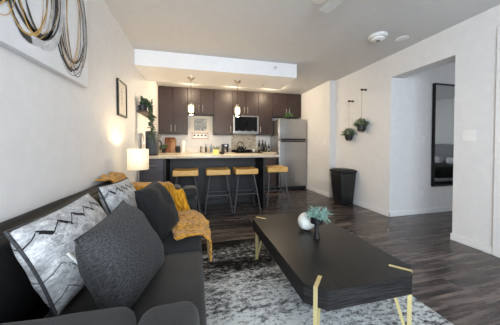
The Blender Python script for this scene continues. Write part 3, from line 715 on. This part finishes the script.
# ------------------------------------------------------------------ right wall
def switch(name, label, a, b, axis, n, kind='switch'):
    t = thing(name, label, kind, ((a[0]+b[0])/2, (a[1]+b[1])/2, a[2])); bx(a, b, 0.002, 1).build('cover_plate', 'white', t)
    for k in range(n):
        if axis == 'x':
            yy = a[1]+(b[1]-a[1])*(k+0.5)/n; zz = (a[2]+b[2])/2
            bx((a[0]-0.003, yy-0.014, zz-0.03), (a[0]-0.0002, yy+0.014, zz+0.03), 0.001, 1).build('rocker' if kind == 'switch' else 'socket', 'trim', t)
        else:
            xx = (a[0]+b[0])/2; zz = a[2]+(b[2]-a[2])*(k+0.5)/n
            bx((xx-0.015, a[1]-0.003, zz-0.017), (xx+0.015, a[1]-0.0002, zz+0.017), 0.001, 1).build('rocker' if kind == 'switch' else 'socket', 'trim', t)
switch('light_switch', 'double white light switch right of the wall opening', (RX-0.006, 1.70, 1.155), (RX-0.0005, 1.82, 1.275), 'x', 2)
switch('light_switch', 'white light switch on kitchen wall right of the fridge', (KX-0.006, 4.30, 1.13), (KX-0.0005, 4.37, 1.24), 'x', 1)
switch('light_switch', 'white light switch on the hall wall left of the mirror', (3.51, OY1-0.006, 1.155), (3.585, OY1-0.0005, 1.27), 'y', 1)
switch('wall_outlet', 'white power outlet low on the hall wall', (3.505, OY1-0.006, 0.265), (3.575, OY1-0.0005, 0.38), 'y', 2, 'outlet')
# mirror on the hall wall
t = thing('wall_mirror', 'tall black framed mirror on the hall wall', 'mirror', (4.09, OY1, 0.44))
mx0, mx1, mz0, mz1 = 3.735, 4.45, 0.44, 2.115
m = MB(); f = 0.02; y0, y1 = OY1-0.04, OY1-0.002
m.box((mx0, y0, mz0), (mx1, y1, mz0+f)); m.box((mx0, y0, mz1-f), (mx1, y1, mz1)); m.box((mx0, y0, mz0+f), (mx0+f, y1, mz1-f)); m.box((mx1-f, y0, mz0+f), (mx1, y1, mz1-f))
m.build('frame', 'blackmetal', t)
bx((mx0+f+0.0005, OY1-0.024, mz0+f+0.0005), (mx1-f-0.0005, OY1-0.003, mz1-f-0.0005)).build('mirror_glass', 'mirror', t)
# bed that the mirror shows
t = thing('bed', 'low bed with pale sheet and black blanket seen in the mirror', 'bed', (5.9, 1.1, 0))
bx((5.05, 0.1, 0.12), (7.0, 1.9, 0.32)).build('bed_base', 'black', t)
bx((5.05, 0.1, 0.321), (6.95, 1.9, 0.62), 0.06, 3).build('mattress', 'bedlinen', t)
bx((5.0, 0.05, 0.40), (6.2, 1.95, 0.66), 0.08, 4).build('blanket', 'bedblack', t)
bx((7.005, 0.0, 0.1), (7.08, 2.0, 1.15), 0.02, 2).build('headboard', 'drawer', t)
for x in (5.15, 6.85):
    for y in (0.2, 1.8): bx((x-0.03, y-0.03, 0), (x+0.03, y+0.03, 0.119)).build('leg', 'black', t)
tag(bx((6.45, 0.25, 0.625), (6.92, 0.95, 0.80), 0.07, 4).build('bed_pillow', 'bedlinen', origin=(6.7, 0.6, 0.62)), 'white pillow on the bed reflected in the mirror', 'pillow', 'bed pillows')
tag(bx((6.45, 1.05, 0.625), (6.92, 1.75, 0.80), 0.07, 4).build('bed_pillow', 'bedlinen', origin=(6.7, 1.4, 0.62)), 'white pillow on the bed reflected in the mirror', 'pillow', 'bed pillows')

# hanging planters
def planter(y, zh, zc, label, seed):
    X = RX-0.085
    t = thing('hanging_planter', label, 'planter', (X, y, zc-0.1), 'hanging hoop planters on the right wall')
    hk = MB(); rot = Matrix.Rotation(-PI/2, 4, 'Y')
    hk.lathe([(0.02, 0), (0.02, 0.012), (0.012, 0.016), (0.012, 0.07), (0.018, 0.074), (0.018, 0.10), (0.0, 0.101)], (RX-0.0005, y, zh), 16, mat=rot, cap=False).build('wall_knob', 'black', t)
    R = 0.115
    MB().tube([(X, y, zh-0.008), (X, y, zc+R)], 0.0022, 6).build('cord', 'bronze', t)
    MB().tube([(X, y+R*math.cos(a), zc+R*math.sin(a)) for a in [2*PI*k/36 for k in range(36)]], 0.0045, 8, closed=True).build('hoop', 'blackmetal', t)
    MB().lathe([(0.03, zc-0.10), (0.055, zc-0.085), (0.066, zc-0.02), (0.068, zc+0.01), (0.062, zc+0.01), (0.06, zc-0.005)], (X, y, 0), 24).build('pot', 'black', t)
    m = MB(); plant_blob(m, (X-0.005, y, zc+0.045), 0.105, 210, 0.05, 0.02, seed, 0.7, 0.25); m.build('foliage', 'leaf', t, smooth=False, normals=False)
planter(3.613, 1.951, 1.305, 'lower left hoop planter with black pot on right wall', 31)
planter(3.285, 2.088, 1.455, 'upper right hoop planter with black pot on right wall', 32)
# trash bin
t = thing('trash_bin', 'black plastic trash bin with lid by the right wall', 'trash bin', (2.72, 3.62, 0))
m = MB(); a = [(2.60, 3.50), (2.85, 3.50), (2.85, 3.78), (2.60, 3.78)]; b = [(2.555, 3.46), (2.885, 3.46), (2.885, 3.82), (2.555, 3.82)]
vb = [m.bm.verts.new((x, y, 0)) for x, y in a]; vt = [m.bm.verts.new((x, y, 0.60)) for x, y in b]
m.bm.faces.new(vb[::-1]); m.bm.faces.new(vt)
for k in range(4): m.bm.faces.new([vb[k], vb[(k+1) % 4], vt[(k+1) % 4], vt[k]])
bmesh.ops.bevel(m.bm, geom=list(m.bm.edges), offset=0.025, segments=3, profile=0.5, affect='EDGES')
m.build('body', 'black', t)
bx((2.545, 3.45, 0.60), (2.893, 3.83, 0.655), 0.022, 3).build('lid', 'black', t)
bx((2.60, 3.48, 0.656), (2.85, 3.80, 0.668), 0.005, 2).build('swing_flap', 'blackmetal', t)

# ------------------------------------------------------------------ ceiling devices
x, y = 2.236, 2.334
t = thing('smoke_detector', 'round white smoke detector on the ceiling', 'smoke detector', (x, y, CEIL))
MB().lathe([(0.105, CEIL-0.0005), (0.11, CEIL-0.02), (0.10, CEIL-0.035)], (x, y, 0), 32).build('base', 'white', t)
MB().lathe([(0.075, CEIL-0.0355), (0.07, CEIL-0.055), (0.045, CEIL-0.065)], (x, y, 0), 28).build('sensor_cap', 'white', t)
MB().lathe([(0.028, CEIL-0.0655), (0.024, CEIL-0.07)], (x, y, 0), 16).build('vent', 'vent', t)
x, y = 2.60, 2.324
tag(MB().lathe([(0.075, CEIL-0.0005), (0.075, CEIL-0.006), (0.065, CEIL-0.010)], (x, y, 0), 28).build('sprinkler_cover', 'white', origin=(x, y, CEIL)), 'flat white sprinkler cover on ceiling beside the smoke detector', 'sprinkler')
def sprinkler(c, mat, label):
    t = thing('fire_sprinkler', label, 'sprinkler', c)
    MB().lathe([(0.032, 0.0005), (0.03, 0.006), (0.012, 0.008)], c, 20, mat=mat).build('escutcheon', 'white', t)
    MB().lathe([(0.009, 0.0085), (0.009, 0.03), (0.016, 0.032), (0.016, 0.035)], c, 12, mat=mat).build('head', 'nickel', t)
sprinkler((1.28, SY0, 2.40), Matrix.Rotation(PI/2, 4, 'X'), 'small sprinkler on the white front face of the soffit')
sprinkler((1.22, 3.95, SZ), Matrix.Rotation(PI, 4, 'X'), 'small sprinkler on the underside of the soffit')
tag(MB().lathe([(0.08, CEIL-0.0005), (0.08, CEIL-0.014), (0.06, CEIL-0.02)], (1.14, 1.86, 0), 28).build('ceiling_speaker', 'white', origin=(1.14, 1.86, CEIL)), 'round white ceiling fitting at the top edge beside the fan blade', 'ceiling fitting')
x, y = 1.20, 1.15
t = thing('ceiling_fan', 'ceiling fan with grey blades, one blade tip showing at the top', 'ceiling fan', (x, y, 2.2))
MB().lathe([(0.07, CEIL-0.0005), (0.065, CEIL-0.03), (0.02, CEIL-0.05)], (x, y, 0), 24).build('canopy', 'white', t)
MB().tube([(x, y, CEIL-0.04), (x, y, 2.38)], 0.012).build('down_rod', 'white', t)
MB().lathe([(0.03, 2.39), (0.09, 2.37), (0.10, 2.33), (0.09, 2.28), (0.05, 2.25)], (x, y, 0), 28).build('motor', 'white', t)
for k in range(5):
    a = math.radians(96+72*k); R = Matrix.Translation((x, y, 2.325)) @ Matrix.Rotation(a, 4, 'Z') @ Matrix.Rotation(0.15, 4, 'X')
    MB().box((0.11, -0.055, -0.004), (0.66, 0.055, 0.004), 0.003, 1, 0, R).build('blade', 'fanblade', t)

# ------------------------------------------------------------------ rug
RZ = 0.012
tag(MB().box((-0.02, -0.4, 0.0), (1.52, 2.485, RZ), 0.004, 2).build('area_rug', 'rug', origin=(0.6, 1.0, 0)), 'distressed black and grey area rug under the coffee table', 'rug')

# ------------------------------------------------------------------ coffee table
t = thing('coffee_table', 'black oak coffee table with clipped corners and gold legs', 'coffee table', (0.84, 1.48, RZ))
TX0, TX1, TY0, TY1, TZ = 0.512, 1.180, 0.897, 2.055, 0.42
c1, c2 = 0.085, 0.08
poly = [(TX0+c1, TY0), (TX1-c1, TY0), (TX1, TY0+c2), (TX1, TY1-c2), (TX1-c1, TY1), (TX0+c1, TY1), (TX0, TY1-c2), (TX0, TY0+c2)]
m = MB(); m.prism(poly, TZ-0.098, TZ, 0, 1); o = m.build('tabletop', ['tablewood', 'tableend'], t, smooth=False)
bv = o.modifiers.new('bevel', 'BEVEL'); bv.width = 0.003; bv.segments = 2
for sx in (-1, 1):
    for sy in (-1, 1):
        cxm = (TX0+c1/2) if sx < 0 else (TX1-c1/2); cym = (TY0+c2/2) if sy < 0 else (TY1-c2/2)
        n = Vector((sx*c2, sy*c1, 0)).normalized(); tan = Vector((-n.y, n.x, 0))
        P = Vector((cxm, cym, 0)) - n*0.0082
        leg = MB(); W_ = 0.020
        leg.bar(P+Vector((0, 0, TZ+0.0012)), P+Vector((0, 0, RZ+0.004)), W_, W_, 0, tan)
        leg.bar(P+n*0.0085+Vector((0, 0, TZ-0.0015)), P-n*0.098+Vector((0, 0, TZ-0.0015)), W_, 0.006, 0, tan)
        leg.bar(P+Vector((0, 0, RZ+0.008)), P-n*0.085+Vector((0, 0, TZ-0.0985)), 0.015, 0.015, 0, tan)
        leg.build('leg', 'gold', t)
# stone ball, bud vase
t0 = TZ+0.0005
x, y, r = 0.866, 1.61, 0.069
tag(MB().lathe([(max(0.0, r*math.sin(a)), r-r*math.cos(a)) for a in [0.28+(PI-0.42)*k/20 for k in range(21)]] + [(0.012, r*1.93)], (x, y, t0), 32).build('stone_ball', 'marble', origin=(x, y, t0)), 'round veined white stone ball vase on the coffee table', 'ball')
x, y = 0.862, 1.445
t = thing('bud_vase', 'black goblet vase of blue-green succulents on the coffee table', 'vase', (x, y, t0))
MB().lathe([(0.024, 0), (0.024, 0.004), (0.014, 0.06), (0.012, 0.095), (0.030, 0.105), (0.046, 0.112), (0.047, 0.152), (0.042, 0.152), (0.036, 0.13)], (x, y, t0), 26).build('vase', 'blackmetal', t)
m = MB(); rd = random.Random(8); ms = MB()
for k in range(70):
    th = rd.uniform(0, 2*PI); el = rd.uniform(-0.05, 1.25) if math.cos(th) < 0.2 else rd.uniform(-0.55, 1.2)
    d = Vector((math.cos(th)*math.cos(el), math.sin(th)*math.cos(el), math.sin(el)))
    d.x += 0.2
    p0 = Vector((x+0.02*math.cos(th), y+0.02*math.sin(th), t0+0.152)); L = rd.uniform(0.04, 0.092)
    p1 = p0 + d*L*0.6 + Vector((0, 0, 0.02)); p2 = p0 + d*L; 
    ms.tube([p0, p1, p2], 0.0015, 4)
    for q in range(14):
        u = 0.2+0.8*q/13; p = p0*(1-u)**2+p1*2*u*(1-u)+p2*u*u; a = rd.uniform(0, 2*PI)
        m.leaf(p, d*0.5+Vector((math.cos(a), math.sin(a), rd.uniform(-.4, .8)))*0.8, 0.015, 0.006, 0.1, 0, rd)
m.build('succulent_foliage', 'succulent', t, smooth=False, normals=False); ms.build('stems', 'succulent', t)

# ------------------------------------------------------------------ sofa
SYN, SYF = 0.42, 2.50; AI, AO = 0.65, 2.28
SFX = 0.035; Zs = 0.435
t = thing('sofa', 'charcoal upholstered sofa along the left wall', 'sofa', (-0.4, 1.45, 0))
def rbox(a, b, bev, seg=4, puff=0.0, seed=0, cuts=8):
    q = bmesh.new(); bmesh.ops.create_cube(q, size=1)
    for v in q.verts: v.co = Vector(((a[i]+b[i])/2 + v.co[i]*(b[i]-a[i]) for i in range(3)))
    bmesh.ops.bevel(q, geom=list(q.edges), offset=bev, segments=seg, profile=0.5, affect='EDGES')
    lg = [e for e in q.edges if e.calc_length() > 0.12]
    bmesh.ops.subdivide_edges(q, edges=lg, cuts=cuts, use_grid_fill=True)
    cen = [(a[i]+b[i])/2 for i in range(3)]; hf = [(b[i]-a[i])/2 for i in range(3)]
    for v in q.verts:
        u = [(v.co[i]-cen[i])/hf[i] for i in range(3)]
        k = [max(0, 1-u[i]**2) for i in range(3)]
        v.co.z += puff*k[0]*k[1]*(1 if u[2] > 0 else 0)
        nz = noise.noise(v.co*7+Vector((seed, 0, 0)))*0.004
        v.co += Vector((nz, nz, nz if u[2] > -0.9 else 0))
    m = MB(); m.merge(q); return m
rbox((-0.80, AI+0.004, 0.10), (SFX-0.02, AO-0.004, 0.275), 0.015, 2).build('base_frame', 'sofa', t)
for i, (a, b) in enumerate(((AI+0.004, 1.449), (1.455, AO-0.004))):
    rbox((-0.60, a, 0.278), (SFX, b, Zs-0.005), 0.035, 4, 0.018, i).build('seat_cushion', 'sofa', t)
# backrest shell (leans): profile swept along y
def sweep(prof, y0, y1, ny=16, seed=0, amp=0.004):
    m = MB(); rings = []
    for j in range(ny+1):
        y = y0+(y1-y0)*j/ny; ring = []
        for x, z in prof:
            nz = noise.noise(Vector((x*6+seed, y*5, z*6)))*amp if 0 < j < ny else 0
            ring.append(m.bm.verts.new((x+nz, y, z+nz)))
        rings.append(ring)
    n = len(prof)
    for j in range(ny):
        for k in range(n): m.bm.faces.new([rings[j][k], rings[j][(k+1) % n], rings[j+1][(k+1) % n], rings[j+1][k]])
    m.bm.faces.new(rings[0][::-1]); m.bm.faces.new(rings[-1]); return m
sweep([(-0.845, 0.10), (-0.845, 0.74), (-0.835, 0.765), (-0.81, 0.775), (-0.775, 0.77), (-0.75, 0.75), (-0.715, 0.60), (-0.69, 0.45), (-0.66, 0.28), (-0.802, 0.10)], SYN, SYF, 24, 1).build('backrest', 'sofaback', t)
def back_cushion(y0, y1, sd):
    m = MB(); ny, na = 18, 20
    def f(u, v):
        y = y0+(y1-y0)*u; e = (1-abs(2*u-1)**4)**0.5
        a = 2*PI*v
        # superellipse section in x,z
        ca, sa = math.cos(a), math.sin(a)
        ex = abs(ca)**0.6*(1 if ca > 0 else -1); ez = abs(sa)**0.6*(1 if sa > 0 else -1)
        zc, hz, hx = 0.60, 0.150, 0.045*(0.35+0.65*e)
        z = zc+ez*hz*(0.9+0.1*e); x = -0.657-(z-0.45)*0.26+ex*hx*0.8
        nz = noise.noise(Vector((x*8+sd, y*6, z*6)))*0.006
        return Vector((x+nz, y, z+nz))
    m.grid(f, ny, na)
    bmesh.ops.remove_doubles(m.bm, verts=m.bm.verts, dist=0.0008)
    bmesh.ops.holes_fill(m.bm, edges=[e for e in m.bm.edges if e.is_boundary])
    return m
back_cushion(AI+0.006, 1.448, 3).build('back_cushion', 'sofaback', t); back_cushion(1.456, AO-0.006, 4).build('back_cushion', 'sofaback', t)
def arm(y0, y1):
    a = rbox((-0.70, y0, 0.10), (0.0, y1, 0.57), 0.03, 3, 0, y0).build('arm', 'sofa', t)
    rbox((-0.72, y0-0.005, 0.572), (-0.154, y1+0.004, 0.688), 0.045, 5, 0.0, y0+1).build('arm_pad', 'sofa', a)
    rbox((-0.150, y0-0.005, 0.572), (0.006, y1+0.004, 0.672), 0.045, 5, 0.0, y0+2).build('arm_pad', 'sofa', a)
arm(SYN, AI); arm(AO, SYF)
for x in (-0.74, -0.06):
    for y in (SYN+0.1, SYF-0.1): MB().lathe([(0.02, 0.0015), (0.028, 0.0995)], (x, y, 0), 14).build('foot', 'black', t)

# ------------------------------------------------------------------ cushions
def pillow(name, TL, TR, BL, BR, thick, mat, label, seed, trim=False, group=None, wr=0.008):
    TL, TR, BL, BR = map(Vector, (TL, TR, BL, BR)); cen = (TL+TR+BL+BR)/4
    n = (BR-BL+TR-TL).cross(TL-BL+TR-BR).normalized()
    if n.x < 0: n = -n
    root = thing(name, label, 'cushion', (BL+BR)/2, group)
    m = MB(); N = 26
    def base(u, v):
        p = BL*(1-u)*(1-v)+BR*u*(1-v)+TL*(1-u)*v+TR*u*v
        s, q = 2*u-1, 2*v-1
        # edges curve inward between the corners
        p += (cen-p)*0.065*(max(0, 1-abs(s)**2.0)*abs(q)**6 + max(0, 1-abs(q)**2.0)*abs(s)**6)
        return p, s, q
    def f(sgn):
        def g(u, v):
            p, s, q = base(u, v)
            k = (max(0, 1-abs(s)**3.2)**0.62)*(max(0, 1-abs(q)**3.2)**0.62)
            edge = (1-s*s)*(1-q*q)
            w_ = noise.noise(Vector((u*3.2+seed, v*3.2, sgn)))*wr*1.6 + abs(noise.noise(Vector((u*6+seed, v*6+seed, sgn*2))))*wr
            return p + n*sgn*(k*thick/2 + w_*min(1, edge*3))
        return g
    m.grid(f(1), N, N); m.grid(f(-1), N, N, flip=True)
    bmesh.ops.remove_doubles(m.bm, verts=m.bm.verts, dist=0.0004)
    body = m.build('cover', mat, root, angle=80)
    per = []
    for k in range(24): per.append(base(k/24, 0)[0])
    for k in range(24): per.append(base(1, k/24)[0])
    for k in range(24): per.append(base(1-k/24, 1)[0])
    for k in range(24): per.append(base(0, 1-k/24)[0])
    MB().tube(per, 0.006 if trim else 0.0035, 6, closed=True).build('piping', 'piping' if trim else mat, root)
    return root, n, base
pl, n1, b1 = pillow('throw_pillow', (-0.645, 0.935, 0.80), (-0.65, 1.54, 0.815), (-0.515, 0.965, 0.452), (-0.47, 1.49, 0.455), 0.19, 'chevron', 'marbled grey chevron cushion at the near end of the sofa', 2.0, True, 'patterned sofa cushions')
def tg(u, v):
    p, s, q = b1(0.10+0.04*u, 0.53-0.22*v); return p+n1*(0.088+0.004*math.sin(v*2))+Vector((0.02*v, 0, 0))
tm = MB().grid(tg, 2, 6).build('care_tag', 'tag', pl, normals=False); sm_ = tm.modifiers.new('s', 'SOLIDIFY'); sm_.thickness = 0.001
pillow('throw_pillow', (-0.645, 1.665, 0.825), (-0.585, 2.10, 0.822), (-0.50, 1.65, 0.452), (-0.43, 2.06, 0.452), 0.15, 'chevron', 'marbled grey chevron cushion at the far end under the throw', 5.0, True, 'patterned sofa cushions')
pillow('throw_pillow', (-0.415, 0.885, 0.77), (-0.38, 1.29, 0.81), (-0.28, 0.86, 0.452), (-0.175, 1.29, 0.452), 0.21, 'tweed', 'large charcoal woven cushion in front of the near patterned cushion', 8.0, False, 'dark sofa cushions')
pillow('throw_pillow', (-0.41, 1.63, 0.79), (-0.345, 2.01, 0.81), (-0.24, 1.53, 0.452), (-0.14, 1.88, 0.452), 0.18, 'darkpillow', 'dark grey cushion leaning at the far end beside the throw', 11.0, False, 'dark sofa cushions')

# ------------------------------------------------------------------ mustard throw
def sstep(a, b, x):
    u = min(1, max(0, (x-a)/(b-a))); return u*u*(3-2*u)
def support(x, y):
    z = Zs+0.028
    back = 0.795-0.0*(x+0.8)
    z = max(z, Zs + (back-Zs)*(1-sstep(-0.74, -0.56, x)))
    armz = 0.705
    z = max(z, Zs+0.02 + (armz-Zs-0.02)*sstep(AO-0.11, AO+0.01, y))
    return z
SLEN = 0.83+0.08
def throw_pt(u, v, off=0.0):
    s = u*1.07                                   # distance from the wall side towards the room
    x = -0.835+min(s, SLEN-0.005)
    ylo = 2.11-0.61*sstep(0.58, 0.71, s) + 0.03*math.sin(s*9) + 0.12*sstep(0.85, 1.25, s)
    yhi = 2.475 - 0.21*sstep(0.40, 0.66, s) - 0.28*sstep(0.68, 0.95, s) + 0.012*math.sin(s*17)
    y = ylo+(yhi-ylo)*v
    wr = 0.010*math.sin((y*26+s*7)+2.0*noise.noise(Vector((s*3, y*3, 0)))) + 0.014*noise.noise(Vector((s*9, y*9, 3.3)))
    if s < SLEN:
        z = support(x, y)+0.012+max(-0.006, wr)+0.02*max(0, noise.noise(Vector((s*4, y*5, 7))))
        k = sstep(SLEN-0.07, SLEN, s); z -= 0.035*k*k
    else:
        z = support(x, min(y, 2.15))+0.012-0.035 - (s-SLEN)
        x += 0.012+0.012*math.sin(y*30)+0.02*(s-SLEN)/0.3*0.8
    q_ = noise.noise(Vector((s*42, y*42, 1.0)))*0.007
    return Vector((x+(q_ if s > SLEN-0.05 else 0), y, z+off+max(q_, -0.003)))
m = MB(); m.grid(throw_pt, 150, 100)
o = m.build('throw_blanket', 'knit', origin=(-0.4, 2.0, 0.45), normals=False, angle=180)
so = o.modifiers.new('thick', 'SOLIDIFY'); so.thickness = 0.010; so.offset = 1
tag(o, 'mustard yellow knitted throw draped over the far end of sofa', 'throw')

# ------------------------------------------------------------------ lamp and side table
t = thing('side_table', 'small dark side table between the sofa end and island', 'side table', (-0.645, 2.74, 0))
bx((-0.835, 2.53, 0.50), (-0.455, 2.93, 0.525), 0.004, 1).build('tabletop', 'shelfwood', t)
for x in (-0.815, -0.475):
    for y in (2.55, 2.91): bx((x-0.012, y-0.012, 0), (x+0.012, y+0.012, 0.499)).build('leg', 'blackmetal', t)
lx, ly = -0.643, 2.72
t = thing('table_lamp', 'lit table lamp with pale drum shade behind the sofa', 'lamp', (lx, ly, 0.526))
MB().lathe([(0.07, 0.526), (0.07, 0.54), (0.012, 0.548)], (lx, ly, 0), 24).build('base', 'nickel', t)
MB().tube([(lx, ly, 0.545), (lx, ly, 0.90)], 0.009).build('stem', 'nickel', t)
o = MB().lathe([(0.110, 0.835), (0.110, 1.065)], (lx, ly, 0), 40, cap=False).build('lamp_shade', 'shade', t)
so = o.modifiers.new('s', 'SOLIDIFY'); so.thickness = 0.002
MB().lathe([(0.01, 0.90), (0.025, 0.925), (0.03, 0.95), (0.018, 0.98), (0.0, 0.985)], (lx, ly, 0), 16, cap=False).build('bulb', 'opal', t)
plight('lamp_light', (lx, ly, 1.0), 5, (1.0, 0.72, 0.40), 0.03, t)
